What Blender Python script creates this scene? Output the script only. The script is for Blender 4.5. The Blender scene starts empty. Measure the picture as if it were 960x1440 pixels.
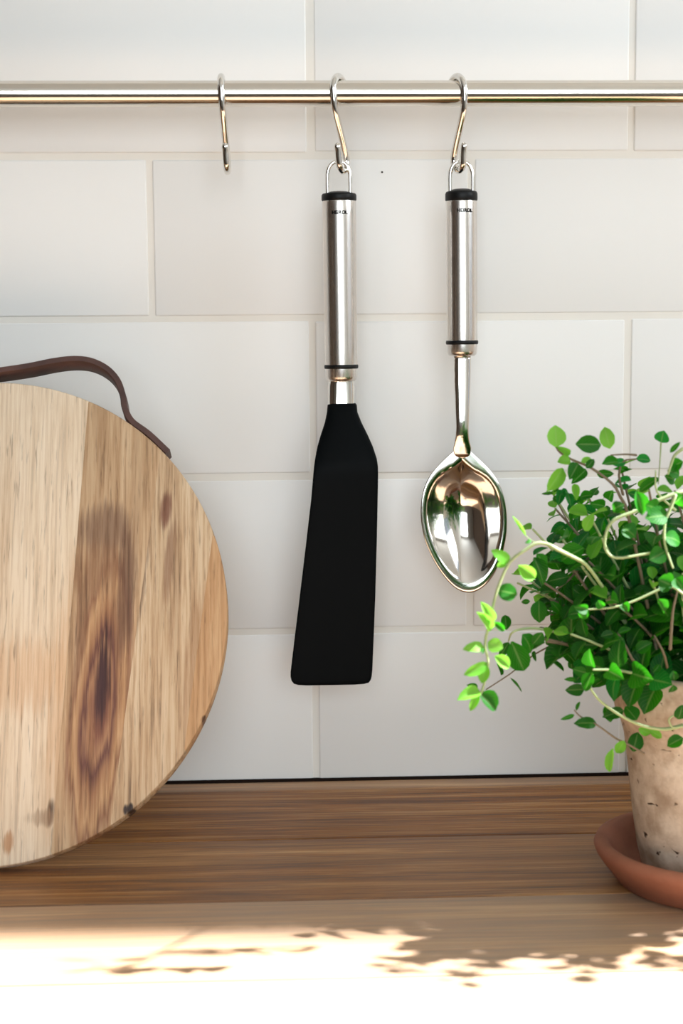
import bpy, bmesh, math, random
from mathutils import Vector, Matrix
rnd = random.Random(7)
sc = bpy.context.scene
col = sc.collection
# ------------------------------------------------------------------ camera
F_PX = 2220.0
ZC = 0.90                       # height of the worktop
ZJ = ZC + 0.39793               # height of the first tile joint in view
PITCH, YAW, ROLL = -0.11345, -0.0403, -0.00732
CAM = Vector((-0.02282, -0.99827, ZJ - 0.10901))
ROT = Matrix.Rotation(YAW, 3, 'Z') @ Matrix.Rotation(math.pi/2 + PITCH, 3, 'X') @ Matrix.Rotation(ROLL, 3, 'Z')
cd = bpy.data.cameras.new('camera'); cam = bpy.data.objects.new('camera', cd); col.objects.link(cam)
cam.matrix_world = Matrix.Translation(CAM) @ ROT.to_4x4()
cd.sensor_width = 36; cd.sensor_fit = 'AUTO'; cd.lens = F_PX/1440*36; cd.clip_start = 0.02
cd.dof.use_dof = True; cd.dof.focus_distance = 0.93; cd.dof.aperture_fstop = 13
sc.camera = cam
# ------------------------------------------------------------------ light
w = bpy.data.worlds.new('world'); sc.world = w; w.use_nodes = True
w.node_tree.nodes['Background'].inputs[0].default_value = (0.75, 0.85, 1, 1)
w.node_tree.nodes['Background'].inputs[1].default_value = 1.0
sd = bpy.data.lights.new('sun', 'SUN'); sun = bpy.data.objects.new('sun', sd); col.objects.link(sun)
sd.energy = 47; sd.angle = math.radians(1.2); sd.color = (0.94, 0.97, 1.0)
SUN_DIR = Vector((-1, 0.03, -0.98)).normalized()
sun.rotation_euler = SUN_DIR.to_track_quat('-Z', 'Y').to_euler()
sun.location = (2, -0.5, 3)
def area(name, loc, direction, sx, sy, power, c):
    ld = bpy.data.lights.new(name, 'AREA'); o = bpy.data.objects.new(name, ld); col.objects.link(o)
    ld.shape = 'RECTANGLE'; ld.size = sx; ld.size_y = sy; ld.energy = power; ld.color = c
    o.location = loc; o.rotation_euler = Vector(direction).to_track_quat('-Z', 'Z').to_euler()
    return o
RX, LX, FY, CH = 1.05, -2.0, -3.0, 2.5        # room: right wall, left wall, opposite wall, ceiling height
W1 = (-0.85, -0.288, 1.12, 2.35)               # window in the right wall: y0, y1, z0, z1
FILL_W = (-0.7, 0.95, 1.0, 2.3)                    # unseen window added in the opposite wall for frontal fill: x0, x1, z0, z1
area('window_daylight_right', (RX+0.03, (W1[0]+W1[1])/2, (W1[2]+W1[3])/2), (-1, 0, 0), W1[1]-W1[0], W1[3]-W1[2], 26.5, (0.87, 0.945, 0.99))
area('fill_light_opposite', ((FILL_W[0]+FILL_W[1])/2, FY-0.03, (FILL_W[2]+FILL_W[3])/2), (0, 1, 0), FILL_W[1]-FILL_W[0], FILL_W[3]-FILL_W[2], 66, (0.87, 0.945, 0.99))  # added area light, fills the tiled wall from behind the camera
sc.view_settings.view_transform = 'Standard'; sc.view_settings.look = 'None'
sc.view_settings.gamma = 1; sc.view_settings.use_curve_mapping = False
sc.view_settings.exposure = -0.91

# ------------------------------------------------------------------ helpers
def ray(px, py):
    return ROT @ Vector(((px-480)/F_PX, -(py-720)/F_PX, -1))
def at(px, py, Y):              # the point of depth Y seen there
    d = ray(px, py); return CAM + d*((Y-CAM.y)/d.y)
def lin(c):
    return tuple(((v/255+0.055)/1.055)**2.4 if v > 10 else v/255/12.92 for v in c) + (1,)
def link(name, me, parent=None, mats=(), smooth=True, label=None, cat=None, group=None, kind=None):
    o = bpy.data.objects.new(name, me); col.objects.link(o)
    for m in mats:
        if m.name not in [x.name for x in me.materials if x]: me.materials.append(m)
    if smooth and len(me.polygons):
        me.polygons.foreach_set('use_smooth', [True]*len(me.polygons))
    if parent: o.parent = parent
    tag(o, label, cat, group, kind); return o
def tag(o, label=None, cat=None, group=None, kind=None):
    if label: o['label'] = label
    if cat: o['category'] = cat
    if group: o['group'] = group
    if kind: o['kind'] = kind
    return o
def empty(name, loc, label=None, cat=None, group=None, kind=None):
    o = bpy.data.objects.new(name, None); o.empty_display_size = 0.02; col.objects.link(o); o.location = loc
    return tag(o, label, cat, group, kind)
def mesh(name, verts, faces):
    me = bpy.data.meshes.new(name); me.from_pydata([tuple(v) for v in verts], [], faces); me.update(); return me
def box_mesh(name, x0, x1, y0, y1, z0, z1, bev=0.0, seg=2):
    bm = bmesh.new(); bmesh.ops.create_cube(bm, size=1)
    for v in bm.verts:
        v.co = Vector((x0 if v.co.x < 0 else x1, y0 if v.co.y < 0 else y1, z0 if v.co.z < 0 else z1))
    if bev: bmesh.ops.bevel(bm, geom=list(bm.edges), offset=bev, segments=seg, affect='EDGES', profile=0.5)
    me = bpy.data.meshes.new(name); bm.to_mesh(me); bm.free(); return me
def shade_auto(o, ang=35):
    me = o.data; me.polygons.foreach_set('use_smooth', [True]*len(me.polygons))
    me.set_sharp_from_angle(angle=math.radians(ang))
def catmull(pts, n=8):
    P = [Vector(p) for p in pts]; out = []
    for i in range(len(P)-1):
        p0 = P[i-1] if i else P[0]*2-P[1]; p1 = P[i]; p2 = P[i+1]; p3 = P[i+2] if i+2 < len(P) else P[-1]*2-P[-2]
        for k in range(n):
            t = k/n
            out.append(0.5*((2*p1)+(p2-p0)*t+(2*p0-5*p1+4*p2-p3)*t*t+(3*p1-p0-3*p2+p3)*t**3))
    out.append(P[-1]); return out
def tube(name, pts, r, seg=10, caps=True, r_end=None):
    P = [Vector(p) for p in pts]; n = len(P); verts = []; faces = []
    t0 = (P[1]-P[0]).normalized()
    nrm = t0.cross(Vector((0, 0, 1)) if abs(t0.z) < 0.9 else Vector((1, 0, 0))).normalized()
    for i, p in enumerate(P):
        t = (P[min(i+1, n-1)]-P[max(i-1, 0)]).normalized()
        nrm = (nrm - t*nrm.dot(t)).normalized(); b = t.cross(nrm)
        rr = r if r_end is None else r+(r_end-r)*i/(n-1)
        for k in range(seg):
            a = 2*math.pi*k/seg; verts.append(p+nrm*(rr*math.cos(a))+b*(rr*math.sin(a)))
    for i in range(n-1):
        for k in range(seg):
            k2 = (k+1) % seg; faces.append((i*seg+k, i*seg+k2, (i+1)*seg+k2, (i+1)*seg+k))
    if caps:                                            # rounded ends
        for e, base, sgn in ((0, 0, -1), (n-1, (n-1)*seg, 1)):
            t = (P[1]-P[0] if e == 0 else P[-1]-P[-2]).normalized()
            rr = r if (r_end is None or e == 0) else r_end
            ring = []
            for k in range(seg):
                verts.append(P[e]+(verts[base+k]-P[e])*0.7+t*(sgn*rr*0.65)); ring.append(len(verts)-1)
            verts.append(P[e]+t*(sgn*rr)); tip = len(verts)-1
            for k in range(seg):
                k2 = (k+1) % seg
                q = (base+k, base+k2, ring[k2], ring[k]); tr = (ring[k], ring[k2], tip)
                faces.append(q if sgn > 0 else q[::-1]); faces.append(tr if sgn > 0 else tr[::-1])
    return mesh(name, verts, faces)
def lathe(name, prof, seg=64, origin=(0, 0, 0), axis_top=None):
    """profile of (radius, height); axis is +Z, or the line origin->axis_top for a tilted thing"""
    O = Vector(origin)
    Zv = (Vector(axis_top)-O).normalized() if axis_top is not None else Vector((0, 0, 1))
    Xv = Vector((1, 0, 0)); Xv = (Xv-Zv*Xv.dot(Zv)).normalized(); Yv = Zv.cross(Xv)
    verts = []; faces = []; rings = []
    for r, h in prof:
        if r < 1e-7: verts.append(O+Zv*h); rings.append([len(verts)-1])
        else:
            ring = []
            for k in range(seg):
                a = 2*math.pi*k/seg; verts.append(O+Zv*h+Xv*(r*math.cos(a))+Yv*(r*math.sin(a))); ring.append(len(verts)-1)
            rings.append(ring)
    for A, B in zip(rings, rings[1:]):
        for k in range(seg):
            k2 = (k+1) % seg
            if len(A) == 1 and len(B) == 1: continue
            if len(A) == 1: faces.append((A[0], B[k2], B[k]))
            elif len(B) == 1: faces.append((A[k], A[k2], B[0]))
            else: faces.append((A[k], A[k2], B[k2], B[k]))
    return mesh(name, verts, faces)
def loft(name, secs, seg=28, power=2.0):
    """secs: (centre, half width, half thickness, twist about Z[, power]); closed tube of superellipse sections in the XY plane"""
    verts = []; faces = []
    for s in secs:
        c, a, b, tw = s[:4]; pw = s[4] if len(s) > 4 else power
        for k in range(seg):
            t = 2*math.pi*k/seg; ct, st = math.cos(t), math.sin(t)
            x = a*math.copysign(abs(ct)**(2/pw), ct); y = b*math.copysign(abs(st)**(2/pw), st)
            verts.append(Vector(c)+Vector((x*math.cos(tw)-y*math.sin(tw), x*math.sin(tw)+y*math.cos(tw), 0)))
    for i in range(len(secs)-1):
        for k in range(seg):
            k2 = (k+1) % seg; faces.append((i*seg+k, i*seg+k2, (i+1)*seg+k2, (i+1)*seg+k))
    faces.append(tuple(range(seg))[::-1]); faces.append(tuple((len(secs)-1)*seg+k for k in range(seg)))
    return mesh(name, verts, faces)

# ------------------------------------------------------------------ materials
class NT:
    def __init__(s, name):
        s.m = bpy.data.materials.new(name); s.m.use_nodes = True; s.t = s.m.node_tree
        s.b = s.t.nodes['Principled BSDF']; s.out = s.t.nodes['Material Output']
    def n(s, typ, **kw):
        nd = s.t.nodes.new(typ)
        for k, v in kw.items():
            if k in nd.inputs.keys() if hasattr(nd.inputs, 'keys') else False: nd.inputs[k].default_value = v
            else: setattr(nd, k, v)
        return nd
    def l(s, a, b): s.t.links.new(a, b)
    def coord(s, scale=(1, 1, 1), kind='Object', rand=0.0, rot=(0, 0, 0), loc=(0, 0, 0)):
        tc = s.n('ShaderNodeTexCoord'); mp = s.n('ShaderNodeMapping'); mp.inputs['Scale'].default_value = scale
        mp.inputs['Rotation'].default_value = rot; mp.inputs['Location'].default_value = loc
        src = tc.outputs[kind]
        if rand:
            oi = s.n('ShaderNodeObjectInfo'); vm = s.n('ShaderNodeVectorMath', operation='MULTIPLY_ADD')
            cb = s.n('ShaderNodeCombineXYZ')
            for i in range(3): s.l(oi.outputs['Random'], cb.inputs[i])
            vm.inputs[1].default_value = (rand, rand*1.7, rand*0.6); s.l(cb.outputs[0], vm.inputs[0]); s.l(src, vm.inputs[2]); src = vm.outputs[0]
        s.l(src, mp.inputs[0]); return mp.outputs[0]
    def noise(s, vec, scale, detail=4, rough=0.55, dist=0.0):
        nd = s.n('ShaderNodeTexNoise'); nd.inputs['Scale'].default_value = scale; nd.inputs['Detail'].default_value = detail
        nd.inputs['Roughness'].default_value = rough; nd.inputs['Distortion'].default_value = dist; s.l(vec, nd.inputs['Vector']); return nd.outputs['Fac']
    def ramp(s, fac, stops, interp='LINEAR'):
        nd = s.n('ShaderNodeValToRGB'); cr = nd.color_ramp; cr.interpolation = interp
        while len(cr.elements) < len(stops): cr.elements.new(0.5)
        for e, (p, c) in zip(cr.elements, stops):
            e.position = p; e.color = c if isinstance(c, tuple) else (c, c, c, 1)
        s.l(fac, nd.inputs[0]); return nd.outputs[0]
    def mix(s, fac, a, b, mode='MIX'):
        nd = s.n('ShaderNodeMix', data_type='RGBA', blend_type=mode)
        for sock, v in ((nd.inputs[0], fac), (nd.inputs[6], a), (nd.inputs[7], b)):
            if isinstance(v, (int, float, tuple)): sock.default_value = v
            else: s.l(v, sock)
        return nd.outputs[2]
    def math(s, op, a, b=0.0, c=0.0):
        nd = s.n('ShaderNodeMath', operation=op)
        for i, v in enumerate((a, b, c)):
            if isinstance(v, (int, float)): nd.inputs[i].default_value = v
            else: s.l(v, nd.inputs[i])
        return nd.outputs[0]
    def bump(s, h, strength=0.2, dist=0.001):
        nd = s.n('ShaderNodeBump'); nd.inputs['Strength'].default_value = strength; nd.inputs['Distance'].default_value = dist
        s.l(h, nd.inputs['Height']); s.l(nd.outputs[0], s.b.inputs['Normal'])
    def set(s, **kw):
        for k, v in kw.items():
            k = k.replace('_', ' ')
            if isinstance(v, (int, float, tuple)): s.b.inputs[k].default_value = v
            else: s.l(v, s.b.inputs[k])
        return s
def plain(name, c, rough=0.5, metal=0.0, var=0.05, spec=0.5):
    k = NT(name); f = k.noise(k.coord(), 40, 3)
    c = lin(c); d = tuple(v*(1-var) for v in c[:3])+(1,)
    k.set(Base_Color=k.mix(f, d, c), Roughness=rough, Metallic=metal); k.b.inputs['Specular IOR Level'].default_value = spec
    return k.m
def m_tile():
    k = NT('glazed_white_tile'); v = k.coord(rand=3.0)
    oi = k.n('ShaderNodeObjectInfo')
    base = k.mix(oi.outputs['Random'], lin((238, 238, 236)), lin((241, 241, 239)))
    k.set(Base_Color=base, Roughness=0.42); k.b.inputs['Specular IOR Level'].default_value = 0.3
    k.bump(k.noise(v, 9, 2), 0.08, 0.002); return k.m
def m_oak():
    k = NT('oiled_oak_plank')
    v = k.coord((0.9, 12, 12), rand=5.0); v1 = k.coord((1.6, 45, 45), rand=4.0); v2 = k.coord((3, 170, 170), rand=5.0); v3 = k.coord((9, 330, 330), rand=3.0)
    big = k.noise(v, 4, 4, 0.6, 1.2); med = k.noise(v1, 3, 6, 0.7, 0.8); fine = k.noise(v2, 3, 5, 0.65, 0.3); pore = k.noise(v3, 5, 2, 0.5)
    c = k.ramp(big, [(0.3, lin((126, 88, 58))), (0.5, lin((172, 132, 94))), (0.7, lin((200, 164, 126)))])
    c = k.mix(0.75, c, k.ramp(med, [(0.34, lin((112, 76, 50))), (0.46, lin((205, 172, 138))), (0.6, (1, 1, 1, 1))]), 'MULTIPLY')
    c = k.mix(0.6, c, k.ramp(fine, [(0.36, lin((110, 78, 54))), (0.48, lin((225, 205, 182))), (0.6, (1, 1, 1, 1))]), 'MULTIPLY')
    c = k.mix(0.5, c, k.ramp(pore, [(0.32, 0.25), (0.42, 1.0)]), 'MULTIPLY')
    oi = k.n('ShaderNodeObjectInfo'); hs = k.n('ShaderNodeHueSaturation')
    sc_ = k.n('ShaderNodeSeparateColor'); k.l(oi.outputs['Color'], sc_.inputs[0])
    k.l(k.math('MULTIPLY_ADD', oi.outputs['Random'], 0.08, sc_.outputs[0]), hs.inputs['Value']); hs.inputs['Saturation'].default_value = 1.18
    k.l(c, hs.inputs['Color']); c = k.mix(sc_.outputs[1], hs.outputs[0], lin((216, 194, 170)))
    k.set(Base_Color=c, Roughness=k.math('MULTIPLY_ADD', fine, 0.2, 0.36)); k.b.inputs['Specular IOR Level'].default_value = 0.45
    k.bump(k.math('MULTIPLY', k.math('ADD', fine, pore), 0.5), 0.25, 0.0008); return k.m
def m_stave(name, stops, streak, figs=(), arch=None, hue=1.0):
    """acacia stave, grain along local Z; figs = dark knots and patches (x, z, half width, half length, colour, amount); arch = nested heartwood arches"""
    k = NT(name); ox, oz = rnd.random()*4, rnd.random()*4
    v = k.coord((16, 6, 1.8), loc=(ox, 0, oz)); v2 = k.coord((260, 60, 8), loc=(ox, 0, oz)); v3 = k.coord((560, 120, 36), loc=(ox, 0, oz)); v4 = k.coord((90, 30, 3), loc=(oz, 0, ox))
    big = k.noise(v, 3.0, 5, 0.62, 0.8); fine = k.noise(v2, 1.6, 6, 0.68, 0.3); fleck = k.noise(v3, 1.0, 3, 0.6); mid = k.noise(v4, 1.3, 5, 0.65, 0.5)
    tc = k.n('ShaderNodeTexCoord'); sp = k.n('ShaderNodeSeparateXYZ'); k.l(tc.outputs['Object'], sp.inputs[0])
    c = k.ramp(k.math('MULTIPLY_ADD', mid, 0.5, k.math('MULTIPLY', big, 0.5)), stops)
    def ell(fx, fz, a, b, slant=0.075):
        wob = k.math('MULTIPLY_ADD', k.noise(k.coord((40, 10, 9)), 1.0, 4), 0.014, -0.007)
        dz0 = k.math('SUBTRACT', sp.outputs[2], fz)
        dx = k.math('DIVIDE', k.math('ADD', k.math('SUBTRACT', k.math('SUBTRACT', sp.outputs[0], fx), k.math('MULTIPLY', dz0, slant)), wob), a); dz = k.math('DIVIDE', dz0, b)
        return k.math('ADD', k.math('MULTIPLY', dx, dx), k.math('MULTIPLY', dz, dz))
    if arch:
        fx, fz, a, b, st = arch
        rr = k.math('POWER', ell(fx, fz, a, b), 0.5)
        rr = k.math('ADD', rr, k.math('MULTIPLY_ADD', k.noise(k.coord((220, 60, 6)), 1.0, 4, 0.65), 0.5, -0.25))
        tone = k.ramp(k.math('MULTIPLY', rr, 0.5), st)
        fade = k.ramp(rr, [(0.75, 1.0), (1.0, 0.0)])
        c = k.mix(fade, c, tone)
    for (fx, fz, a, b, cc, amt) in figs:
        rr = ell(fx, fz, a, b)
        rr = k.math('ADD', rr, k.math('MULTIPLY_ADD', k.noise(k.coord((420, 60, 11)), 1.0, 5, 0.7), 2.6, -1.3))
        c = k.mix(k.ramp(rr, [(0.1, amt), (0.9, 0.0)], 'EASE'), c, lin(cc))
    c = k.mix(streak, c, k.ramp(fine, [(0.32, lin((104, 80, 64))), (0.45, lin((222, 204, 186))), (0.57, (1, 1, 1, 1))]), 'MULTIPLY')
    c = k.mix(0.42, c, k.ramp(fleck, [(0.32, lin((92, 74, 64))), (0.42, (1, 1, 1, 1))]), 'MULTIPLY')
    k.set(Base_Color=c, Roughness=0.55); k.b.inputs['Specular IOR Level'].default_value = 0.3
    k.bump(fine, 0.3, 0.0006); return k.m
def m_steel(name, rough, c=(0.73, 0.71, 0.68), brushed=False, aniso=0.0, streak=(600, 600, 6)):
    k = NT(name); k.set(Base_Color=c+(1,), Metallic=1.0, Roughness=rough)
    if brushed:
        f = k.noise(k.coord(streak), 1.0, 3, 0.6)
        k.l(k.math('MULTIPLY_ADD', f, 0.16, rough-0.06), k.b.inputs['Roughness']); k.bump(f, 0.06, 0.0002)
    else:
        f = k.noise(k.coord(), 60, 3); k.l(k.math('MULTIPLY_ADD', f, 0.05, rough), k.b.inputs['Roughness'])
    return k.m
def m_leaf(name, c0, c1, trans, tmix):
    k = NT(name); oi = k.n('ShaderNodeObjectInfo')
    base = k.mix(oi.outputs['Random'], lin(c0), lin(c1))
    tc = k.n('ShaderNodeTexCoord'); sp = k.n('ShaderNodeSeparateXYZ'); k.l(tc.outputs['UV'], sp.inputs[0])
    u = k.math('ABSOLUTE', k.math('SUBTRACT', sp.outputs[0], 0.5))
    mid = k.ramp(u, [(0.02, 0.3), (0.06, 0.0)])
    wv = k.math('SINE', k.math('MULTIPLY', k.math('SUBTRACT', sp.outputs[1], k.math('MULTIPLY', u, 0.9)), 44))
    vein = k.ramp(wv, [(0.86, 0.0), (0.98, 0.15)])
    fac = k.math('MAXIMUM', mid, vein)
    base = k.mix(fac, base, lin((150, 190, 105)))
    k.set(Base_Color=base, Roughness=0.5); k.b.inputs['Specular IOR Level'].default_value = 0.22
    k.bump(wv, 0.15, 0.0004)
    tr = k.n('ShaderNodeBsdfTranslucent'); tr.inputs[0].default_value = lin(trans)
    k.l(k.mix(fac, lin(trans), lin((190, 215, 140))), tr.inputs[0])
    mx = k.n('ShaderNodeMixShader'); mx.inputs[0].default_value = tmix
    k.l(k.b.outputs[0], mx.inputs[1]); k.l(tr.outputs[0], mx.inputs[2]); k.l(mx.outputs[0], k.out.inputs[0]); return k.m
def m_pot():
    k = NT('weathered_terracotta'); v = k.coord((1, 1, 1))
    a = k.noise(v, 28, 5, 0.6); b = k.noise(v, 90, 4, 0.6); pits = k.noise(k.coord((1, 1, 1.7)), 130, 2, 0.5, 0.4)
    c = k.ramp(a, [(0.3, lin((176, 156, 136))), (0.5, lin((206, 190, 172))), (0.7, lin((220, 208, 192)))])
    c = k.mix(0.5, c, k.ramp(b, [(0.35, lin((165, 142, 120))), (0.6, (1, 1, 1, 1))]), 'MULTIPLY')
    c = k.mix(k.ramp(k.noise(v, 14, 3, 0.5), [(0.5, 0.0), (0.68, 0.55)]), c, lin((184, 150, 124)))
    pf = k.ramp(pits, [(0.27, 1.0), (0.33, 0.0)])
    c = k.mix(pf, c, lin((70, 52, 40)))
    k.set(Base_Color=c, Roughness=0.9); k.b.inputs['Specular IOR Level'].default_value = 0.15
    k.bump(k.math('SUBTRACT', b, k.math('MULTIPLY', pf, 1.2)), 0.5, 0.002); return k.m
def m_terra():
    k = NT('smooth_terracotta'); v = k.coord(); a = k.noise(v, 30, 5, 0.6)
    k.set(Base_Color=k.ramp(a, [(0.3, lin((138, 84, 62))), (0.7, lin((170, 108, 82)))]), Roughness=0.75); k.bump(k.noise(v, 220, 3), 0.15, 0.0006); return k.m
def m_soil():
    k = NT('dark_potting_soil'); v = k.coord(); a = k.noise(v, 180, 5, 0.7)
    k.set(Base_Color=k.ramp(a, [(0.3, lin((24, 18, 14))), (0.7, lin((62, 48, 38)))]), Roughness=1.0); k.bump(a, 1.0, 0.004); return k.m
def m_leather():
    k = NT('brown_leather'); v = k.coord(); a = k.noise(v, 60, 4); b = k.noise(v, 900, 2)
    k.set(Base_Color=k.ramp(a, [(0.3, lin((58, 36, 32))), (0.7, lin((88, 58, 50)))]), Roughness=0.5); k.bump(b, 0.3, 0.0004); return k.m
M = dict(
    tile=m_tile(), grout=plain('white_grout', (240, 237, 230), 0.85, spec=0.2), oak=m_oak(),
    paint=plain('white_wall_paint', (236, 232, 224), 0.8, spec=0.2), greige=plain('warm_grey_wall_paint', (150, 142, 132), 0.8, spec=0.2),
    umber=plain('dark_umber_wall_paint', (92, 76, 64), 0.8, spec=0.2), ceil=plain('white_ceiling_paint', (235, 232, 226), 0.9, spec=0.1), frame=plain('white_window_paint', (238, 238, 234), 0.5),
    gap=plain('dark_joint_filler', (32, 22, 16), 0.8, spec=0.1), cabinet=plain('white_cabinet_lacquer', (226, 222, 214), 0.4),
    rail=m_steel('satin_steel_rail', 0.13, (0.78, 0.73, 0.66), True, streak=(6, 900, 900)), chrome=m_steel('polished_chrome', 0.07, (0.80, 0.78, 0.74)),
    handle=m_steel('brushed_steel', 0.24, (0.74, 0.70, 0.66), True, streak=(700, 700, 4)), spoon=m_steel('polished_spoon_steel', 0.07, (0.82, 0.79, 0.75)),
    black=plain('black_rubber', (12, 14, 16), 0.45, spec=0.25), nylon=plain('black_nylon', (7, 10, 12), 0.5, spec=0.05), ink=plain('black_ink', (18, 15, 13), 0.8, spec=0.0),
    leather=m_leather(), pot=m_pot(), terra=m_terra(), soil=m_soil(),
    leaf=m_leaf('mature_herb_leaf', (4, 54, 10), (24, 108, 14), (62, 184, 20), 0.36), young=m_leaf('young_herb_leaf', (84, 158, 44), (126, 190, 74), (150, 228, 70), 0.42),
    cool=m_leaf('blue_green_herb_leaf', (6, 74, 28), (28, 124, 50), (40, 184, 60), 0.36),
    stem=plain('woody_herb_stem', (112, 98, 78), 0.7), gstem=plain('pale_green_herb_stem', (158, 174, 124), 0.6),
)
floor_k = NT('dark_oak_floor'); _f = floor_k.noise(floor_k.coord((2, 20, 1)), 3, 4)
floor_k.set(Base_Color=floor_k.ramp(_f, [(0.3, lin((74, 62, 52))), (0.7, lin((104, 90, 78)))]), Roughness=0.5); M['floor'] = floor_k.m

# ------------------------------------------------------------------ room shell
def wall_with_hole(name, axis, pos, th, u0, u1, hole, mat):
    a, b, z0, z1 = hole; verts = []; faces = []
    for (p0, p1, q0, q1) in ((u0, a, 0, CH), (b, u1, 0, CH), (a, b, 0, z0), (a, b, z1, CH)):
        i = len(verts)
        for w_ in (pos, pos+th):
            for (p, q) in ((p0, q0), (p1, q0), (p1, q1), (p0, q1)):
                verts.append((w_, p, q) if axis == 'x' else (p, w_, q))
        faces += [(i, i+1, i+2, i+3), (i+7, i+6, i+5, i+4)] + [(i+k, i+4+k, i+4+(k+1) % 4, i+(k+1) % 4) for k in range(4)]
    return link(name, mesh(name, verts, faces), mats=[mat], smooth=False, kind='structure')
link('floor', box_mesh('floor', LX, RX, FY, 0.1, -0.05, 0.0), mats=[M['floor']], smooth=False, kind='structure')
link('ceiling', box_mesh('ceiling', LX-0.1, RX+0.2, FY-0.2, 0.12, CH, CH+0.05), mats=[M['ceil']], smooth=False, kind='structure')
link('wall_left', box_mesh('wall_left', LX-0.1, LX, FY-0.1, 0.12, 0, CH), mats=[M['umber']], smooth=False, kind='structure')
wall_with_hole('wall_right', 'x', RX, 0.12, FY-0.1, 0.12, W1, M['paint'])
wall_with_hole('wall_front', 'y', FY-0.12, 0.12, LX-0.1, RX+0.12, FILL_W, M['greige'])
def window(name, axis, pos, hole):
    a, b, z0, z1 = hole; verts = []; faces = []
    root = empty(name, (pos, (a+b)/2, z0) if axis == 'x' else ((a+b)/2, pos, z0), kind='structure')
    def bar(nm, p0, p1, q0, q1):
        w0, w1 = pos+0.02, pos+0.07
        me = box_mesh(nm, *((w0, w1, p0, p1) if axis == 'x' else (p0, p1, w0, w1)), q0, q1, 0.003, 1)
        me.transform(Matrix.Translation(-root.location)); link(nm, me, root, [M['frame']])
    e = 0.004
    bar('frame_bar', a+e, b-e, z0+e, z0+0.045); bar('frame_bar', a+e, b-e, z1-0.045, z1-e)
    bar('frame_bar', a+e, a+0.045, z0+0.046, z1-0.046); bar('frame_bar', b-0.012, b-e, z0+0.046, z1-0.046)
window('window_1', 'x', RX+0.02, W1)
window('fill_window', 'y', FY-0.12, FILL_W)  # frame around the added fill opening behind the camera
# back wall: grout bed with single tiles set on it
wall = link('wall_back', box_mesh('wall_back', LX, RX, 0.0008, 0.10, 0.0, CH), mats=[M['grout']], smooth=False, kind='structure')
CP, RP, JT = 0.20014, 0.1, 0.0042
tile_me = box_mesh('tile', -CP/2+JT/2, CP/2-JT/2, 0.0, 0.006, -RP/2+JT/2, RP/2-JT/2, 0.0011, 3)
tile_me.materials.append(M['tile']); tile_me.polygons.foreach_set('use_smooth', [True]*len(tile_me.polygons)); tile_me.set_sharp_from_angle(angle=math.radians(60))
for row in range(-4, 4):
    off = -0.5 if row % 2 == 0 else 0.0
    for c in range(-4, 5):
        o = bpy.data.objects.new('tile', tile_me); col.objects.link(o); o.parent = wall
        x = (c+0.5+off)*CP
        o.location = (x+rnd.uniform(-.0004, .0004), rnd.uniform(-.0002, .0003), ZJ-(row+0.5)*RP+rnd.uniform(-.0004, .0004))
        if row == 3: o.location.z = ZJ-3.5*RP+0.0005
        o.rotation_euler = (rnd.uniform(-.0012, .0012), rnd.uniform(-.001, .001), rnd.uniform(-.0012, .0012))
link('trim_1', box_mesh('trim_1', LX, RX, -0.0012, 0.0013, ZC-0.004, ZC+0.0016), mats=[M['gap']], smooth=False, kind='structure')
sp = link('wall_speck', lathe('wall_speck', [(0, 0.0003), (0.0006, 0.0002), (0.0006, 0)], 10), wall, [M['gap']])
sp.location = at(537, 242, -0.0003); sp.rotation_euler = (math.pi/2, 0, 0)

# ------------------------------------------------------------------ worktop of planks on a base cabinet
wt = empty('worktop', (0, 0, ZC-0.04), 'oiled oak plank worktop running below the white tiled wall', 'worktop')
edges = [-0.0013, -0.0200, -0.1186, -0.217, -0.316, -0.414, -0.513, -0.612]
tone = [(1.05, .3), (0.98, .0), (1.02, .10), (1.1, .42), (1.1, .48), (1.08, .42), (1.1, .45)]      # strength and paleness of each plank; the front ones are paler
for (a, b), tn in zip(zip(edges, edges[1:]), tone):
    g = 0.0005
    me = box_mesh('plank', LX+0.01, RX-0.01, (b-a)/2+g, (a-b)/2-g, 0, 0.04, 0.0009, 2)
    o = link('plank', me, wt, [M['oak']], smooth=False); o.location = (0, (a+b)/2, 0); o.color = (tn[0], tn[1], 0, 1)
cab = empty('base_cabinet', (0, -0.3, 0), 'white kitchen base cabinet carrying the oak worktop', 'cabinet')
link('body', box_mesh('body', LX+0.02, RX-0.02, -0.27, 0.29, 0.0, ZC-0.0405), cab, [M['cabinet']], smooth=False)
for i in range(5):
    x0 = LX+0.03+i*0.6; dr = link('door', box_mesh('door', x0, x0+0.594, -0.291, -0.2705, 0.11, ZC-0.045, 0.002, 1), cab, [M['cabinet']], smooth=False)
    link('knob', lathe('knob', [(0, 0), (0.006, 0), (0.006, 0.012), (0.014, 0.016), (0.014, 0.024), (0, 0.026)], 20, (x0+0.54, -0.291, 0.78), (x0+0.54, -1, 0.78)), dr, [M['chrome']])

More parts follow.
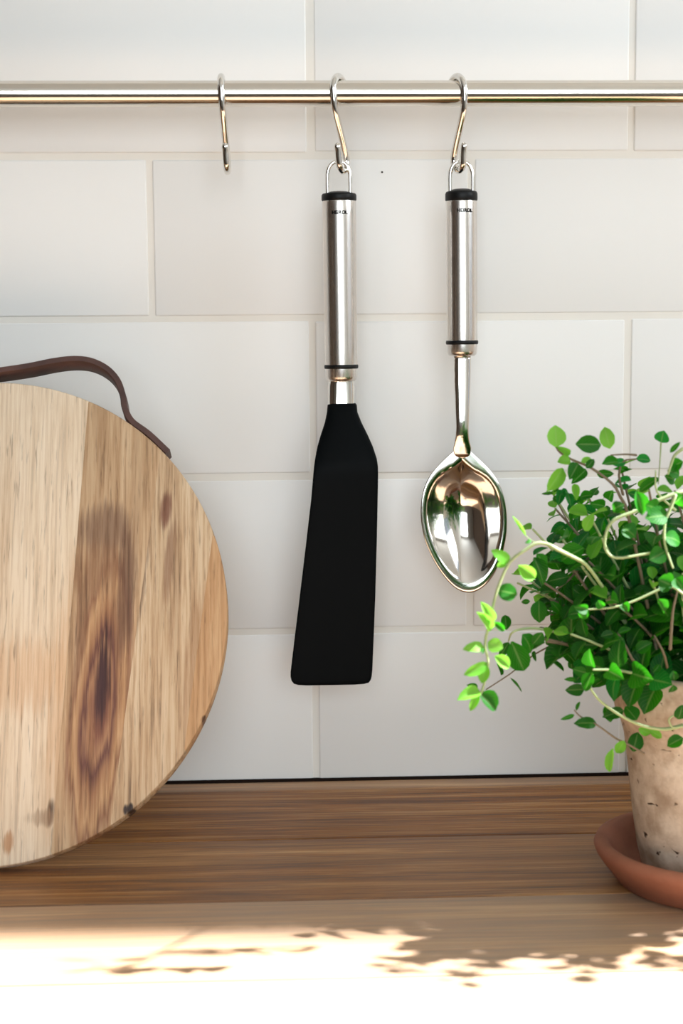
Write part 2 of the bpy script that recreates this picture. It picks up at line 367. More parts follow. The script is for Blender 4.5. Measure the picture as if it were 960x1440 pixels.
# ------------------------------------------------------------------ rail, hooks
RY = -0.045; RR = 0.0076
RZ = (at(0, 133.5, RY).z+at(960, 130, RY).z)/2
rail = empty('hanging_rail', (0, RY, RZ), 'long horizontal steel rail mounted in front of the tiles', 'rail')
link('rod', tube('rod', [(x, 0, 0) for x in (-0.62, -0.3, 0, 0.3, 0.62)], RR, 40, False), rail, [M['rail']])
for s in (-1, 1):
    link('end_cap', lathe('end_cap', [(0, 0), (RR+.001, 0), (RR+.0012, .001), (RR+.0012, .007), (RR, .0085), (0, .0085)], 32, (s*0.6185, 0, 0), (s*2, 0, 0)), rail, [M['chrome']])
    link('bracket', lathe('bracket', [(0, 0), (0.0045, 0), (0.0045, -RY-0.008), (0.014, -RY-0.006), (0.014, -RY-0.0003), (0, -RY-0.0003)], 28, (s*0.57, 0, 0), (s*0.57, 1, 0)), rail, [M['chrome']])
WR = 0.0021
def hook(px_front, yaw, lean, label):
    # profile in (d = towards the viewer, z) about the rail centre
    ro = RR+WR+0.0001
    pr = [(ro*math.cos(math.radians(a)), ro*math.sin(math.radians(a))) for a in range(205, -1, -15)]
    pr += [(0.0092, -0.006), (0.0070, -0.0125), (0.0015, -0.0215), (-0.0035, -0.0295), (-0.0066, -0.0355), (-0.0074, -0.0385)]
    c = (-0.0012, -0.0385)
    pr += [(c[0]-0.0062*math.cos(math.radians(a)), c[1]-0.0062*math.sin(math.radians(a))) for a in range(20, 176, 20)]
    pr += [(0.0056, -0.0345), (0.0066, -0.0310)]
    pts = catmull([(p[0], p[1], 0) for p in pr], 3)
    wp = at(px_front, 131, RY-ro)
    # placed so that the front of the top loop lies at that x
    x0 = wp.x - math.sin(yaw)*ro*-1
    P = [Vector((-math.sin(yaw)*p.x + lean*p.y, -math.cos(yaw)*p.x, p.y)) for p in pts]
    o = link('s_hook', tube('s_hook', P, WR, 14), None, [M['chrome']], label=label, cat='hook', group='chrome hooks on the rail')
    o.location = (x0, RY, RZ); return o
hook(311, 0.03, -0.05, 'empty chrome hook on the rail with nothing hanging from it')
hook(468.5, 0.42, -0.03, 'chrome hook on the rail holding the black spatula')
hook(653, -0.36, -0.04, 'chrome hook on the rail holding the spoon')

# ------------------------------------------------------------------ utensils
def text_mesh(name, body, width, R, phi0, z):
    """lettering printed on a round handle of radius R"""
    cu = bpy.data.curves.new(name, 'FONT'); cu.body = body; cu.size = 1; cu.align_x = 'CENTER'; cu.offset = 0.04; cu.resolution_u = 4
    to = bpy.data.objects.new(name, cu); col.objects.link(to)
    dg = bpy.context.evaluated_depsgraph_get(); me = bpy.data.meshes.new_from_object(to.evaluated_get(dg))
    bpy.data.objects.remove(to); me.name = name
    xs = [v.co.x for v in me.vertices]; k = width/(max(xs)-min(xs)); xc = (max(xs)+min(xs))/2
    for v in me.vertices:
        a = phi0+(v.co.x-xc)*k/R; zz = z+v.co.y*k*1.0
        v.co = Vector((R*math.sin(a), -R*math.cos(a), zz))
    return me
UY = RY+0.0022
def utensil_handle(root, pts, r_top, r_bot, cap_h, txt_px, txt_phi):
    """pts: pixel rows of (loop top, cap top, body top, ring, body end), with x of the axis at top and bottom"""
    (xt, yl, yc, yb, yr, ye, xb) = pts
    T = at(xt, yb, UY); B = at(xb, ye, UY); ax = (B-T).normalized(); L = (B-T).length
    up = -ax; O = T
    def loc(v): return v-root.location
    ring_at = (at(xb, yr, UY)-T).length
    prof = [(0, 0.0002), (r_top*0.985, 0), (r_top, -0.0006)]
    n = 10
    for i in range(1, n): prof.append((r_top+(r_bot-r_top)*(i/n)**1.2, -ring_at*i/n))
    prof += [(r_bot, -ring_at+0.001), (r_bot*0.985, -ring_at-0.001), (r_bot*0.975, -L+0.0028), (r_bot*0.93, -L+0.0009), (r_bot*0.8, -L), (0, -L)]
    prof = prof[::-1]
    h = link('handle', lathe('handle', prof, 64, loc(O), loc(O+up)), root, [M['handle']])
    h.data.set_sharp_from_angle(angle=math.radians(50))
    rg = link('ring', lathe('ring', [(r_bot*0.96, -ring_at-0.0013), (r_bot*1.035, -ring_at-0.0011), (r_bot*1.055, -ring_at), (r_bot*1.035, -ring_at+0.0011), (r_bot*0.96, -ring_at+0.0013)], 48, loc(O), loc(O+up)), root, [M['black']])
    rg['label'] = 'thin black rubber ring'
    cp = link('cap', lathe('cap', [(0, 0.0001), (r_top*0.99, 0.0001), (r_top*1.03, 0.0008), (r_top*1.03, cap_h*0.72), (r_top*0.97, cap_h*0.92), (r_top*0.80, cap_h*1.0), (r_top*0.5, cap_h*1.18), (0, cap_h*1.25)], 48, loc(O), loc(O+up)), root, [M['black']])
    cp['label'] = 'black plastic end cap'
    top = at(xt, yl, UY); hl = (top-T).length
    wr = 0.00125; hw = 0.0066
    zz = hl-wr
    pl = [(-hw*1.02, cap_h*0.6), (-hw*1.03, zz*0.55), (-hw*0.98, zz-hw*0.92), (-hw*0.76, zz-hw*0.38), (-hw*0.4, zz-hw*0.08), (0, zz), (hw*0.4, zz-hw*0.08), (hw*0.76, zz-hw*0.38), (hw*0.98, zz-hw*0.92), (hw*1.03, zz*0.55), (hw*1.02, cap_h*0.6)]
    X = Vector((1, 0, 0)); X = (X-up*X.dot(up)).normalized()
    link('hanging_loop', tube('hanging_loop', catmull([loc(O)+X*a+up*b for a, b in pl], 5), wr, 12), root, [M['chrome']])
    tm = text_mesh('lettering', 'HEIROL', 0.0098, r_top+0.0003, txt_phi, -(at(xt, txt_px, UY)-T).length)
    Yv = up.cross(X); tm.transform(Matrix((X, Yv, up)).transposed().to_4x4()); tm.transform(Matrix.Translation(loc(O)))
    t = link('lettering', tm, root, [M['ink']], smooth=False); t['label'] = 'small dark printed lettering'
    return up
S_ = (0.998-0.043)/F_PX            # metres per pixel at the utensils' depth
# spatula
sp_root = empty('spatula', at(480, 537, UY), 'black nylon spatula with brushed steel handle hanging from the middle hook', 'spatula')
utensil_handle(sp_root, (476.5, 224, 271, 283, 515.5, 536, 480), 23.6*S_, 22.8*S_, 11*S_, 302.5, 0.0)
O = sp_root.location
def sec(xl, xr, py, Y, th, tw=0.0, pw=3.0):
    a = at(xl, py, Y); b = at(xr, py, Y); return ((a+b)/2-O, (b-a).length/2, th/2, tw, pw)
fer = link('ferrule', loft('ferrule', [sec(462.5, 497.5, 534, UY, 0.011, 0, 2.6), sec(461, 498.5, 542, UY, 0.0108, 0, 2.6), sec(461, 498.5, 571, UY-.001, 0.0092, 0, 2.8)], 40), sp_root, [M['chrome']]); shade_auto(fer, 50)
yB = UY-0.016
blade = [sec(462.5, 499.5, 567.0, UY-.001, .0100, -.06), sec(460.3, 501.5, 569.5, UY-.001, .0112, -.10), sec(459.5, 502.5, 580, UY-.003, .0110, -.12), sec(456.5, 508, 594, UY-.0055, .0100, -.13), sec(450.5, 517, 612, UY-.0085, .0082, -.11),
         sec(446, 524, 628, UY-.0115, .0066, -.08), sec(442.8, 529.5, 645, UY-.0145, .0052, -.05), sec(441.3, 531.2, 656, yB, .0042, -.02, 4), sec(440.2, 531.5, 668, yB-.0005, .0034, 0, 5),
         sec(437.5, 531, 700, yB, .0030, 0, 6), sec(430, 529.6, 765, yB+.0007, .0028, 0, 6), sec(421, 527.5, 840, yB+.001, .0026, 0, 6), sec(413, 525, 905, yB+.001, .0024, 0, 6),
         sec(408.4, 523.3, 944, yB+.001, .0022, 0, 6), sec(408.4, 522.6, 951, yB+.001, .0022, 0, 6), sec(409.8, 521.3, 956.5, yB+.001, .0022, 0, 6), sec(413, 518.5, 960.5, yB+.001, .0020, 0, 6), sec(419, 512, 962.3, yB+.001, .0016, 0, 6), sec(430, 500, 963.2, yB+.001, .0008, 0, 6)]
bl = link('blade', loft('blade', blade, 44), sp_root, [M['nylon']]); bl['label'] = 'flat black nylon blade widening to the bottom'; shade_auto(bl, 40)
# spoon
so = empty('serving_spoon', at(649, 502, UY), 'polished steel serving spoon with brushed handle hanging from the right hook', 'spoon')
utensil_handle(so, (648.5, 224, 268, 283, 481.5, 500.5, 649.5), 21.8*S_, 21.6*S_, 14*S_, 299.5, 0.12)
O = so.location
outline = [(649, 622), (660, 633), (673, 645), (690, 662), (703, 682), (710.5, 705), (713, 730), (711.5, 755), (706, 780), (697, 803), (685, 820), (672, 830), (660, 833.5), (648, 831.5), (636, 824), (621, 807), (607, 784), (597, 760), (592, 737), (591, 715), (594, 692), (602, 672), (614, 656), (628, 642), (639, 632)]
CX, CY = 652, 722
ol = catmull([Vector((p[0]-CX, p[1]-CY, 0)) for p in outline+outline[:1]], 4)[:-1]
nr = 22; verts = []; faces = []; N = len(ol)
def bowl_depth(q, v):
    # q: 0 centre .. 1 edge; flat flange then the hollow
    top = max(0.0, -v.y/v.length)**8 if v is not None and v.length > 0 else 0.0
    qf = 0.87-0.13*top
    if q > qf: return 0.0
    t = q/qf; return 0.0165*(1-t*t)**0.85
SY = UY-0.001
for i in range(1, nr+1):
    q = (i/nr)
    for p in ol:
        d = bowl_depth(q, p)
        tilt = -(p.y*q)*0.02*S_*4
        bx = CX+p.x*q; by = CY+p.y*q
        w_ = at(bx, by, SY); w_ = Vector((w_.x, SY+d+tilt*0.3+0.0045*max(0, (-p.y*q-60)/45)**2*0.0, w_.z)); verts.append(w_-O)
w_ = at(CX, CY, SY); verts.append(Vector((w_.x, SY+bowl_depth(0, None), w_.z))-O); ctr = len(verts)-1
for i in range(nr-1):
    for k in range(N):
        k2 = (k+1) % N; faces.append((i*N+k, (i+1)*N+k, (i+1)*N+k2, i*N+k2))
for k in range(N): faces.append((ctr, k, (k+1) % N))
bm_ = mesh('bowl', verts, faces)
bo = link('bowl', bm_, so, [M['spoon']]); bo['label'] = 'deep polished oval bowl with a flat rim'
bmm = bmesh.new(); bmm.from_mesh(bm_); bmesh.ops.recalc_face_normals(bmm, faces=bmm.faces); bmm.to_mesh(bm_); bmm.free()
md = bo.modifiers.new('thickness', 'SOLIDIFY'); md.thickness = 0.0011; md.offset = 0
md = bo.modifiers.new('smooth', 'SUBSURF'); md.levels = md.render_levels = 1
stem = [sec(638, 661.5, 498, UY, .0055, 0, 2.4), sec(637.5, 662, 506, UY, .0050, 0, 2.4), sec(638.3, 661.2, 540, UY-.0015, .0042, 0, 2.3), sec(640, 660, 575, UY-.003, .0036, 0, 2.2), sec(641, 659, 600, UY-.0035, .0033, 0, 2.2),
        sec(640.3, 659.3, 612, UY-.0032, .0031, 0, 2.2), sec(638.8, 660.6, 622, UY-.0024, .0026, 0, 2.2), sec(637, 662.5, 630, UY-.0016, .0018, 0, 2.2), sec(638, 661.5, 638, UY-.0010, .0010, 0, 2.2), sec(643, 656, 645, UY-.0003, .0005, 0, 2.2)]
link('stem', loft('stem', stem, 32), so, [M['spoon']])

# ------------------------------------------------------------------ round cutting board leaning on the wall
BT, BTH, BR, BTOP = 0.018, math.radians(21.5), 0.1365, 0.057
Cb = Vector((-0.1863, -BTOP-BR*math.sin(BTH)-BT*math.cos(BTH), ZC+BR*math.cos(BTH)+BT*math.sin(BTH)))
board = empty('cutting_board', Cb, 'round striped wooden cutting board with leather strap leaning by the wall', 'cutting board')
board.rotation_euler = (-BTH, 0, 0)          # local: x right, z up along the board, -y out of the face
RXb, RZb = BR*0.985, BR*1.008
def to_board(px, py):                         # the point of the board's face seen there, in board coordinates
    Rm = Matrix.Rotation(-BTH, 3, 'X'); n = Rm @ Vector((0, -1, 0)); d = ray(px, py)
    p = CAM+d*((Cb-CAM).dot(n)/d.dot(n)); q = Rm.transposed() @ (p-Cb); return q.x, q.z
def line_of(p, q):
    a = to_board(*p); b = to_board(*q); s = (b[0]-a[0])/(b[1]-a[1]); return lambda z: a[0]+s*(z-a[1])
L1 = line_of((122, 602), (73, 1198)); L2 = line_of((227, 637), (157, 1160)); L3 = line_of((303, 740), (258, 1080))
L0 = lambda z: L1(z)-0.105
Lm = lambda z: -9.0; Lp = lambda z: 9.0
fig = lambda px, py, a, b, c, amt: (*to_board(px, py), a, b, c, amt)
st_m = [
    m_stave('acacia_stave_tan', [(0.3, lin((176, 146, 116))), (0.5, lin((212, 188, 158))), (0.7, lin((228, 208, 182)))], 0.45),
    m_stave('acacia_stave_pale', [(0.3, lin((204, 176, 146))), (0.48, lin((228, 208, 182))), (0.7, lin((238, 222, 200)))], 0.4,
            [fig(70, 1142, .0035, .010, (52, 40, 38), 1.0), fig(62, 1150, .012, .006, (150, 122, 98), 0.6), fig(12, 1185, .004, .008, (186, 136, 92), 0.8), fig(20, 950, .05, .028, (214, 176, 138), 0.6), fig(92, 980, .012, .09, (206, 164, 122), 0.5)]),
    m_stave('acacia_stave_heartwood', [(0.3, lin((150, 118, 90))), (0.48, lin((190, 160, 126))), (0.7, lin((214, 188, 156)))], 0.6,
            [fig(150, 745, .020, .020, (132, 104, 84), 0.85), fig(138, 800, .018, .02, (148, 112, 84), 0.7), fig(178, 830, .007, .055, (112, 82, 66), 0.8), fig(112, 880, .004, .05, (140, 104, 78), 0.7), fig(143, 950, .0055, .034, (62, 36, 38), 0.95)],
            arch=(*to_board(140, 985), .020, .100, [(0.0, lin((88, 54, 50))), (0.10, lin((128, 84, 66))), (0.16, lin((168, 126, 94))), (0.20, lin((104, 66, 58))), (0.25, lin((160, 118, 86))), (0.33, lin((196, 158, 118))), (0.38, lin((146, 106, 80))), (0.44, lin((196, 162, 126)))])),
    m_stave('acacia_stave_grey', [(0.3, lin((160, 132, 104))), (0.48, lin((200, 174, 142))), (0.7, lin((220, 200, 172)))], 0.7,
            [fig(232, 715, .005, .014, (124, 84, 68), 0.9), fig(238, 790, .004, .03, (146, 114, 90), 0.8), fig(183, 1138, .004, .004, (60, 48, 46), 1.0), fig(205, 760, .003, .07, (120, 98, 82), 0.7), fig(270, 930, .007, .05, (172, 136, 102), 0.6)]),
    m_stave('acacia_stave_honey', [(0.3, lin((160, 122, 86))), (0.48, lin((192, 154, 114))), (0.7, lin((210, 178, 140)))], 0.55, [fig(289, 1012, .0022, .003, (90, 62, 44), 0.9)]),
]
def clip(poly, f, keep_right):
    out = []
    for i in range(len(poly)):
        p, q = poly[i], poly[(i+1) % len(poly)]
        dp = (p[0]-f(p[1]))*(1 if keep_right else -1); dq = (q[0]-f(q[1]))*(1 if keep_right else -1)
        if dp >= 0: out.append(p)
        if (dp >= 0) != (dq >= 0): t = dp/(dp-dq); out.append((p[0]+(q[0]-p[0])*t, p[1]+(q[1]-p[1])*t))
    return out
def stave(fl, fr, mat):
    poly = [(RXb*math.cos(2*math.pi*i/180), RZb*math.sin(2*math.pi*i/180)) for i in range(180)]
    poly = clip(clip(poly, lambda z: fl(z)+0.00006, True), lambda z: fr(z)-0.00006, False)
    e = 0.0012
    rings = []
    for y, ins in ((0.0, e), (e*0.35, e*0.35), (e, 0), (BT-e, 0), (BT, e)):
        rings.append([(p[0]*(1-ins/BR), y, p[1]*(1-ins/BR)) for p in poly])
    n = len(poly); verts = [p for r in rings for p in r]; faces = [tuple(range(n)), tuple((len(rings)-1)*n+k for k in range(n))[::-1]]
    for i in range(len(rings)-1):
        for k in range(n): faces.append((i*n+k, (i+1)*n+k, (i+1)*n+(k+1) % n, i*n+(k+1) % n))
    o = link('stave', mesh('stave', verts, faces), board, [mat]); shade_auto(o, 30); return o
for fl, fr, m in ((Lm, L0, 0), (L0, L1, 1), (L1, L2, 2), (L2, L3, 3), (L3, Lp, 4)): stave(fl, fr, st_m[m])
# leather strap: a band along the rim, lifting into a loop over the top
def strap_px(pts): return [to_board(*p) for p in pts]
rp = strap_px([(233, 636), (208, 609), (186, 589)])
rim = []
for x, z in rp:
    k = 1/math.sqrt((x/RXb)**2+(z/RZb)**2); l = math.hypot(x*k, z*k); rim.append((x*k*(1+0.0022/l), z*k*(1+0.0022/l)))
loop = strap_px([(175, 572), (172.5, 556), (165, 534), (150, 517), (128, 506), (104, 503), (75, 506), (40, 513), (0, 519)])
mid_x = to_board(-18, 520)[0]
half = rim+loop
pts = half+[(mid_x, to_board(-18, 520.5)[1])]
pts += [(2*mid_x-x, z) for x, z in half[::-1]]
sm = catmull([Vector((x, z, 0)) for x, z in pts], 6)
th = 0.0018; verts = []; faces = []
y0, y1 = 0.0012, BT-0.0008
for i, p in enumerate(sm):
    t = (sm[min(i+1, len(sm)-1)]-sm[max(i-1, 0)]).normalized(); n = Vector((-t.y, t.x, 0))
    if n.y < 0 and i < 0: n = -n
    for (s, y) in ((-.8, y0), (.8, y0), (1, y0+.0005), (1, y1-.0005), (.8, y1), (-.8, y1), (-1, y1-.0005), (-1, y0+.0005)):
        q = p+n*(s*th); verts.append((q.x, y, q.y))
for i in range(len(sm)-1):
    for k in range(8): faces.append((i*8+k, i*8+(k+1) % 8, (i+1)*8+(k+1) % 8, (i+1)*8+k))
faces += [tuple(range(8)), tuple((len(sm)-1)*8+k for k in range(8))[::-1]]
stp = link('strap', mesh('strap', verts, faces), board, [M['leather']]); stp['label'] = 'dark brown leather carrying strap'; shade_auto(stp, 40)
_b = bmesh.new(); _b.from_mesh(stp.data); bmesh.ops.recalc_face_normals(_b, faces=_b.faces); _b.to_mesh(stp.data); _b.free()

# ------------------------------------------------------------------ saucer and potted herb
PX, PY = 0.2035, -0.203
sau = link('saucer', lathe('saucer', [(0, 0), (0.046, 0), (0.050, 0.0015), (0.0585, 0.0125), (0.0612, 0.0165), (0.0622, 0.0195), (0.0610, 0.0222), (0.0585, 0.0232), (0.0556, 0.0222), (0.0535, 0.0185), (0.0490, 0.0085), (0.045, 0.006), (0, 0.0055)], 96), None, [M['terra']],
           label='shallow terracotta saucer under the flowerpot', cat='saucer')
sau.location = (PX, PY, ZC)
PZ = 0.0062
herb = empty('potted_herb', (PX, PY, ZC+PZ), 'bushy green oregano in a weathered clay pot on the saucer', 'potted plant')
pr = [(0, 0), (0.0352, 0), (0.0368, 0.0012), (0.0398, 0.014), (0.0427, 0.034), (0.0459, 0.064), (0.0474, 0.074), (0.0492, 0.0805), (0.0520, 0.086), (0.0533, 0.093), (0.0545, 0.106), (0.0548, 0.1095), (0.0540, 0.1108), (0.0520, 0.1112), (0.0503, 0.1100), (0.0490, 0.100), (0.0478, 0.095), (0.042, 0.093), (0, 0.093)]
pr2 = []
for (a, b), (c, d) in zip(pr, pr[1:]):
    pr2.append((a, b))
    for k in range(1, 3): pr2.append((a+(c-a)*k/3, b+(d-b)*k/3))
pr2.append(pr[-1])
pot = link('pot', lathe('pot', pr2, 96), herb, [M['pot']]); pot['label'] = 'weathered terracotta flowerpot with pitted surface'; shade_auto(pot, 50)
bm = bmesh.new(); bmesh.ops.create_circle(bm, cap_ends=True, segments=40, radius=0.0478)
bmesh.ops.triangulate(bm, faces=bm.faces); bmesh.ops.subdivide_edges(bm, edges=bm.edges, cuts=3, use_grid_fill=True)
for v in bm.verts: v.co.z = 0.0965+rnd.uniform(-.0015, .0025)*(1 if v.co.length < 0.0455 else 0)
me = bpy.data.meshes.new('soil'); bm.to_mesh(me); bm.free(); link('soil', me, herb, [M['soil']])

H0 = herb.location.copy()
def leaf_mesh(name, seed, cup, bend, mat):
    r = random.Random(seed); nu, nv = 4, 6; verts = []; faces = []; uvs = []
    for j in range(nv+1):
        t = j/nv
        wv = 0.5*(math.sin(math.pi*t**0.86)**0.6 if 0 < t < 1 else 0.0)
        if j == 0: wv = 0.05
        if j == nv: wv = 0.02
        for i in range(nu+1):
            s = i/nu*2-1
            z = cup*wv*(abs(s)**1.5)-bend*(t-0.3)**2+0.02*math.sin(9*t+seed)*s
            verts.append((s*wv*(1+r.uniform(-.03, .03)), t, z)); uvs.append((i/nu, t))
    for j in range(nv):
        for i in range(nu):
            a = j*(nu+1)+i; faces.append((a, a+1, a+nu+2, a+nu+1))
    me = mesh(name, verts, faces); ul = me.uv_layers.new(name='UVMap')
    for lp in me.loops: ul.data[lp.index].uv = uvs[lp.vertex_index]
    me.materials.append(mat); me.polygons.foreach_set('use_smooth', [True]*len(me.polygons)); return me
LV = {kk: [leaf_mesh('leaf', 10*q+i, cu, be, M[kk]) for i, (cu, be) in enumerate(((.25, .15), (.45, .35), (.1, .5), (.6, .1)))] for q, kk in enumerate(('leaf', 'young', 'cool'))}
leaves = []                       # (world matrix, mesh, priority)
def leaf(base, tip, width, kind='leaf', facing=None, prio=0, var=None):
    y = tip-base; L = y.length
    if L < 1e-5: return
    y = y/L
    f = facing if facing is not None else (CAM-base).normalized()
    z = (f-y*f.dot(y))
    if z.length < 1e-3: z = Vector((0, 0, 1)).cross(y)
    z.normalize(); x = y.cross(z)
    m = Matrix((x*width, y*L, z*L)).transposed().to_4x4(); m.translation = base
    leaves.append((m, LV[kind][var if var is not None else rnd.randrange(4)], prio))
def zp(X, Yp): return 640+X/2.716, 570+Yp/2.716        # measured on an enlarged view of the plant
# Y depth, kind, (base, tip, width) lists
G = [
 (-.215, 'young', [((385,160),(383,75),74), ((590,165),(568,80),58), ((410,240),(355,328),58), ((440,185),(390,160),26), ((440,212),(393,212),46), ((480,215),(522,205),26), ((455,300),(463,362),30)]),
 (-.225, 'leaf', [((460,148),(560,150),68), ((470,222),(438,278),58), ((560,225),(622,215),42), ((500,240),(530,205),30)]),
 (-.19, 'leaf', [((500,245),(447,295),42), ((540,262),(600,262),34), ((475,350),(527,340),40), ((525,342),(547,315),28), ((585,362),(600,325),46), ((572,385),(520,375),46), ((375,335),(328,338),12), ((375,332),(396,312),11), ((375,348),(398,372),28), ((660,250),(610,240),22), ((620,265),(675,243),12)]),
 (-.205, 'cool', [((610,298),(673,283),26), ((690,205),(748,208),38), ((405,322),(393,382),36), ((430,335),(442,382),32), ((785,142),(795,98),58), ((430,330),(398,340),30), ((700,345),(658,335),34), ((650,215),(600,225),34)]),
 (-.235, 'leaf', [((772,280),(698,330),38), ((810,250),(860,262),58), ((869,215),(820,235),50), ((800,270),(845,285),52), ((820,180),(858,140),20)]),
 (-.18, 'leaf', [((490,405),(440,436),15), ((415,460),(370,500),26), ((445,478),(425,522),40), ((400,500),(388,525),30), ((530,468),(560,430),62), ((560,470),(515,500),60), ((500,540),(560,530),64), ((540,560),(580,545),52)]),
 (-.225, 'young', [((492,480),(520,418),46)]), (-.295, 'young', [((240,612),(306,662),54), ((270,500),(219,422),14)]),
 (-.225, 'leaf', [((490,545),(398,592),84), ((300,580),(342,682),58), ((312,568),(352,622),48)]),
 (-.195, 'leaf', [((432,655),(348,672),58), ((195,858),(190,800),40), ((500,740),(436,690),56), ((320,745),(318,832),64), ((285,748),(250,752),20), ((400,792),(372,752),34), ((402,775),(406,738),18), ((345,912),(416,856),68), ((460,985),(405,922),50), ((445,1008),(440,968),26), ((205,905),(170,960),36), ((530,640),(505,730),62), ((510,700),(560,680),50), ((470,640),(525,600),62)]),
 (-.305, 'young', [((208,600),(150,556),46), ((196,600),(158,616),28), ((142,832),(104,754),44), ((132,862),(84,790),44), ((112,922),(38,924),44), ((124,905),(182,930),58), ((150,958),(207,1004),48), ((125,985),(34,1030),46), ((118,992),(100,1062),46), ((96,1092),(12,1118),54), ((90,1100),(56,1168),32)]),
 (-.305, 'leaf', [((160,705),(246,724),68), ((92,1098),(156,1165),74), ((143,828),(188,862),28), ((105,925),(104,948),14), ((290,515),(272,525),16)]),
 (-.225, 'leaf', [((215,902),(262,1016),88), ((258,875),(302,945),70), ((332,868),(295,916),52), ((430,800),(492,790),58)]),
 (-.19, 'leaf', [((158,985),(176,1032),15), ((85,1085),(44,1068),26), ((118,1090),(136,1105),20), ((210,1040),(260,1093),10), ((355,965),(421,1018),17), ((300,938),(306,976),17)]),
 (-.25, 'leaf', [((500,1022),(448,1008),42), ((492,1085),(422,1088),48), ((510,1062),(562,1034),24), ((462,1050),(418,1046),20), ((592,1210),(572,1148),50), ((642,1165),(564,1190),46), ((692,1202),(650,1148),66), ((678,1322),(698,1248),62)]),
 (-.235, 'leaf', [((540,1215),(463,1210),48), ((455,1182),(406,1200),18), ((462,1165),(474,1125),15)]),
 (-.26, 'young', [((645,1282),(612,1335),42), ((602,1310),(588,1402),34), ((700,1235),(745,1255),36), ((740,1240),(790,1270),34)]),
 (-.27, 'leaf', [((869,1270),(808,1300),52), ((850,1200),(869,1150),50), ((835,1050),(833,1014),36), ((832,1070),(828,1106),36)]),
 (-.255, 'leaf', [((620,872),(672,850),26), ((602,872),(556,882),36), ((642,890),(614,915),50), ((655,985),(585,978),58), ((712,1080),(706,1026),36), ((690,940),(750,905),50), ((780,990),(755,1020),28)]),
 (-.288, 'leaf', [((810,420),(728,428),78), ((800,560),(740,590),70), ((830,690),(775,665),80), ((869,345),(835,375),66), ((690,330),(720,420),58), ((640,465),(690,500),70), ((800,500),(869,520),64), ((770,395),(730,380),70), ((840,660),(869,700),60), ((770,740),(800,790),46), ((600,400),(640,375),50), ((505,780),(455,770),40), ((505,782),(470,815),42), ((560,776),(545,745),36), ((640,758),(660,790),40)]),
]
def sh(Y): return Y-0.022 if Y > -.245 else Y
for Y, kind, ls in G:
    Y = sh(Y)
    for (b, t, wd) in ls:
        dy = rnd.uniform(-.005, .005)
        B_ = at(*zp(*b), Y); T_ = at(*zp(*t), Y+dy)
        fc = (CAM-B_).normalized()+Vector((rnd.uniform(-.3, .5), 0, rnd.uniform(-.1, .5)))
        leaf(B_, T_, wd/2.716*(CAM.y-Y)*-1/F_PX*1.03, kind, fc, prio=10)
stems_def = [
 ('g', .9, -.305, [(760,1090,-.2),(690,900,-.195),(620,780,-.2),(560,690,-.22),(500,610,-.255),(440,575,-.285),(390,550),(350,530),(310,527),(268,552),(207,600),(160,705),(135,812),(113,912),(126,985),(105,1080),(90,1112)]),
 ('w', 1.15, -.20, [(700,1100,-.200),(640,1060,-.198),(560,990),(470,905),(395,868),(325,850)]),
 ('g', .7, -.21, [(395,868),(310,852,-.215),(250,855,-.22),(215,870,-.225),(203,900)]),
 ('w', 1.1, -.205, [(760,1090),(660,920),(580,810),(520,730),(465,645),(440,615)]),
 ('w', .9, -.21, [(800,1090),(720,700),(660,420),(630,350),(600,300),(520,240),(440,205),(400,180),(385,160)]),
 ('w', .7, -.205, [(640,340),(625,270),(640,215),(690,205,-.205)]), ('w', .6, -.21, [(690,190),(650,187),(595,190)]),
 ('g', .9, -.286, [(869,330),(820,345),(740,378),(700,400),(610,435),(578,480),(572,545),(610,582),(700,572),(760,560)]),
 ('g', .8, -.288, [(840,345),(818,400),(800,450),(800,530),(830,620)]),
 ('g', .65, -.284, [(869,720),(820,690),(760,712),(680,748),(600,772),(500,780)]),
 ('w', .9, -.25, [(800,1080,-.21),(765,1050,-.235),(690,990),(645,910),(620,870)]),
 ('g', .9, -.262, [(869,1222),(800,1237),(720,1225),(640,1190),(560,1135),(525,1095),(500,1050)]),
 ('w', .6, -.235, [(720,1330,-.255),(660,1295,-.255),(610,1270),(540,1220),(480,1190),(455,1165)]),
 ('w', .5, -.19, [(470,870),(400,900),(350,925),(290,960),(210,1025),(118,1085)]),
 ('w', .5, -.185, [(560,590),(495,530),(440,460),(400,390),(375,345)]),
 ('w', .6, -.195, [(520,570),(435,665),(390,700),(345,722)]),
 ('g', .8, -.24, [(869,165),(838,190),(822,230),(812,262)]), ('g', .6, -.24, [(840,400),(770,330),(765,250)]), ('g', .4, -.205, [(785,142),(782,200),(775,300)]),
 ('w', .8, -.255, [(820,1075,-.21),(800,960),(760,880)]), ('w', .8, -.24, [(820,930),(830,790),(850,700)]),
 ('g', .35, -.19, [(310,527,-.305),(290,517,-.30),(270,500,-.295)]),
 ('g', .6, -.27, [(869,1225),(830,1230),(815,1200),(840,1180)]),
]
for kd, rad, Y0, ps in stems_def:
    P = []
    for p in ps:
        u, v = zp(p[0], p[1]); P.append(at(u, v, sh(p[2]) if len(p) > 2 and p[1] < 1000 else p[2] if len(p) > 2 else sh(Y0))-H0)
    link('stem', tube('stem', catmull(P, 3), rad*0.0011, 6, True, rad*0.0006), herb, [M['gstem'] if kd == 'g' else M['stem']])
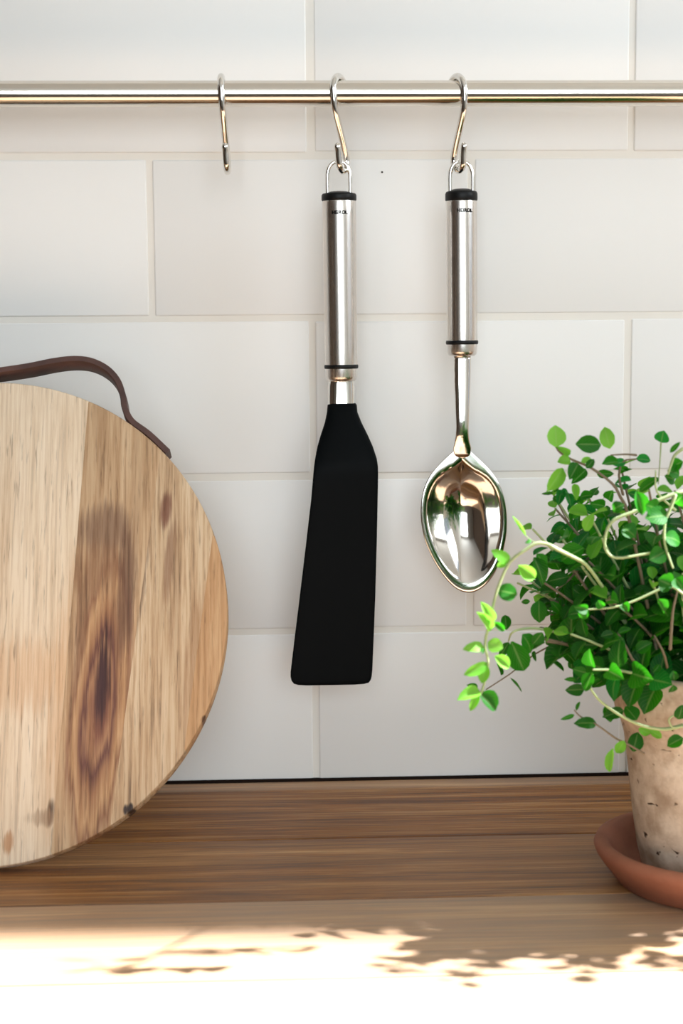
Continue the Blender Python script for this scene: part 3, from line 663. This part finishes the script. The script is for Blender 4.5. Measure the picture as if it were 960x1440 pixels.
# the body of the bush: stems rising out of the soil, leaf pairs on them
soil_z = 0.095
ns = 150
nf = 14                          # shoots leaning out over the front right of the rim
for s in range(ns+nf):
    a = s*2.39996+rnd.uniform(-.3, .3); q = math.sqrt(min(1, (s+0.5)/ns))
    r0 = 0.036*q; b0 = Vector((r0*math.cos(a), r0*math.sin(a), soil_z))
    el = math.radians(88-62*q*rnd.uniform(.75, 1.1)); Ls = rnd.uniform(.085, .135)*(1.0 if q < .7 else 0.85)
    if s >= ns:
        a = math.radians(rnd.uniform(-98, -35)); el = math.radians(rnd.uniform(22, 52)); Ls = rnd.uniform(.10, .15); q = 0.6; b0 = Vector((rnd.uniform(.005, .03), -.026, soil_z))
    dirv = Vector((math.cos(a)*math.cos(el), math.sin(a)*math.cos(el), math.sin(el)))
    if (b0+dirv*Ls).y + H0.y > -0.06: dirv.y *= 0.4; dirv.normalize()
    droop = rnd.uniform(.01, .035)*(q**1.5); pts = []
    side = Vector((rnd.uniform(-1, 1), rnd.uniform(-1, 1), 0))*0.006
    for i in range(9):
        t = i/8; pts.append(b0+dirv*(Ls*t)+Vector((0, 0, -droop*t*t*1.2))+side*math.sin(3*t))
    pts = [p for p in pts]
    lim = -0.272 if b0.x+H0.x+dirv.x*Ls < PX+0.012 else -0.30
    if s < ns and pts[-1].x+H0.x < 0.098: continue
    if s < ns and min(p.y for p in pts)+H0.y < lim or min(p.z for p in pts[3:]) < soil_z+0.012: continue
    link('stem', tube('stem', pts, 0.0011, 5, True, 0.0006), herb, [M['stem'] if rnd.random() < .6 else M['gstem']])
    nn = 9; ph = rnd.uniform(0, 3)
    for i in range(nn):
        t = 0.12+0.88*i/(nn-1); k = min(int(t*8), 7); fr = t*8-k; p = pts[k].lerp(pts[k+1], fr)
        tn = (pts[k+1]-pts[k]).normalized(); u = tn.cross(Vector((.3, .7, .2))).normalized(); v = tn.cross(u)
        ph += 1.45; sz = (0.0095+0.0075*math.sin(math.pi*min(t*1.05, 1)))*rnd.uniform(.75, 1.2)
        for sg in (0, math.pi):
            dd = (u*math.cos(ph+sg)+v*math.sin(ph+sg)+tn*rnd.uniform(.15, .7)).normalized()
            B_ = p+dd*0.0015; T_ = B_+dd*sz
            rr = rnd.random()
            kd = 'young' if (t > .93 and rr < .5) else ('cool' if rr < .3 else 'leaf')
            fc = (tn+Vector((rnd.uniform(-.5, .5), rnd.uniform(-.6, .2), rnd.uniform(0, .6)))).normalized()
            W_ = B_+H0
            if W_.z < ZC+PZ+0.107 or W_.x < 0.112+rnd.uniform(-.012, .006): continue
            if W_.z+0.0 < ZC+PZ+0.104 and (W_-Vector((PX, PY, W_.z))).length < 0.054: continue
            leaf(W_, T_+H0, sz*rnd.uniform(.68, .85), kd, fc, prio=-(W_.y)-0.6*max(0, W_.x-0.23))
leaves.sort(key=lambda l: -l[2])
for m, me, pz in leaves[:300]:
    o = bpy.data.objects.new('leaf', me); col.objects.link(o); o.parent = herb
    o.matrix_local = Matrix.Translation(-H0) @ m
rest = leaves[300:]
if rest:
    verts = []; faces = []; uv = []; mi = []
    mats = [M['leaf'], M['young'], M['cool']]
    for m, me, pz in rest:
        off = len(verts); mm = Matrix.Translation(-H0) @ m
        verts += [mm @ v.co for v in me.vertices]
        idx = [x.name for x in mats].index(me.materials[0].name)
        for p in me.polygons:
            faces.append(tuple(off+i for i in p.vertices)); mi.append(idx)
            uv += [me.uv_layers[0].data[li].uv[:] for li in p.loop_indices]
    fm = mesh('foliage', verts, faces); ul = fm.uv_layers.new(name='UVMap')
    for i, u_ in enumerate(uv): ul.data[i].uv = u_
    fo = link('foliage', fm, herb, mats, kind='stuff'); fm.polygons.foreach_set('material_index', mi)
print('leaves', len(leaves))
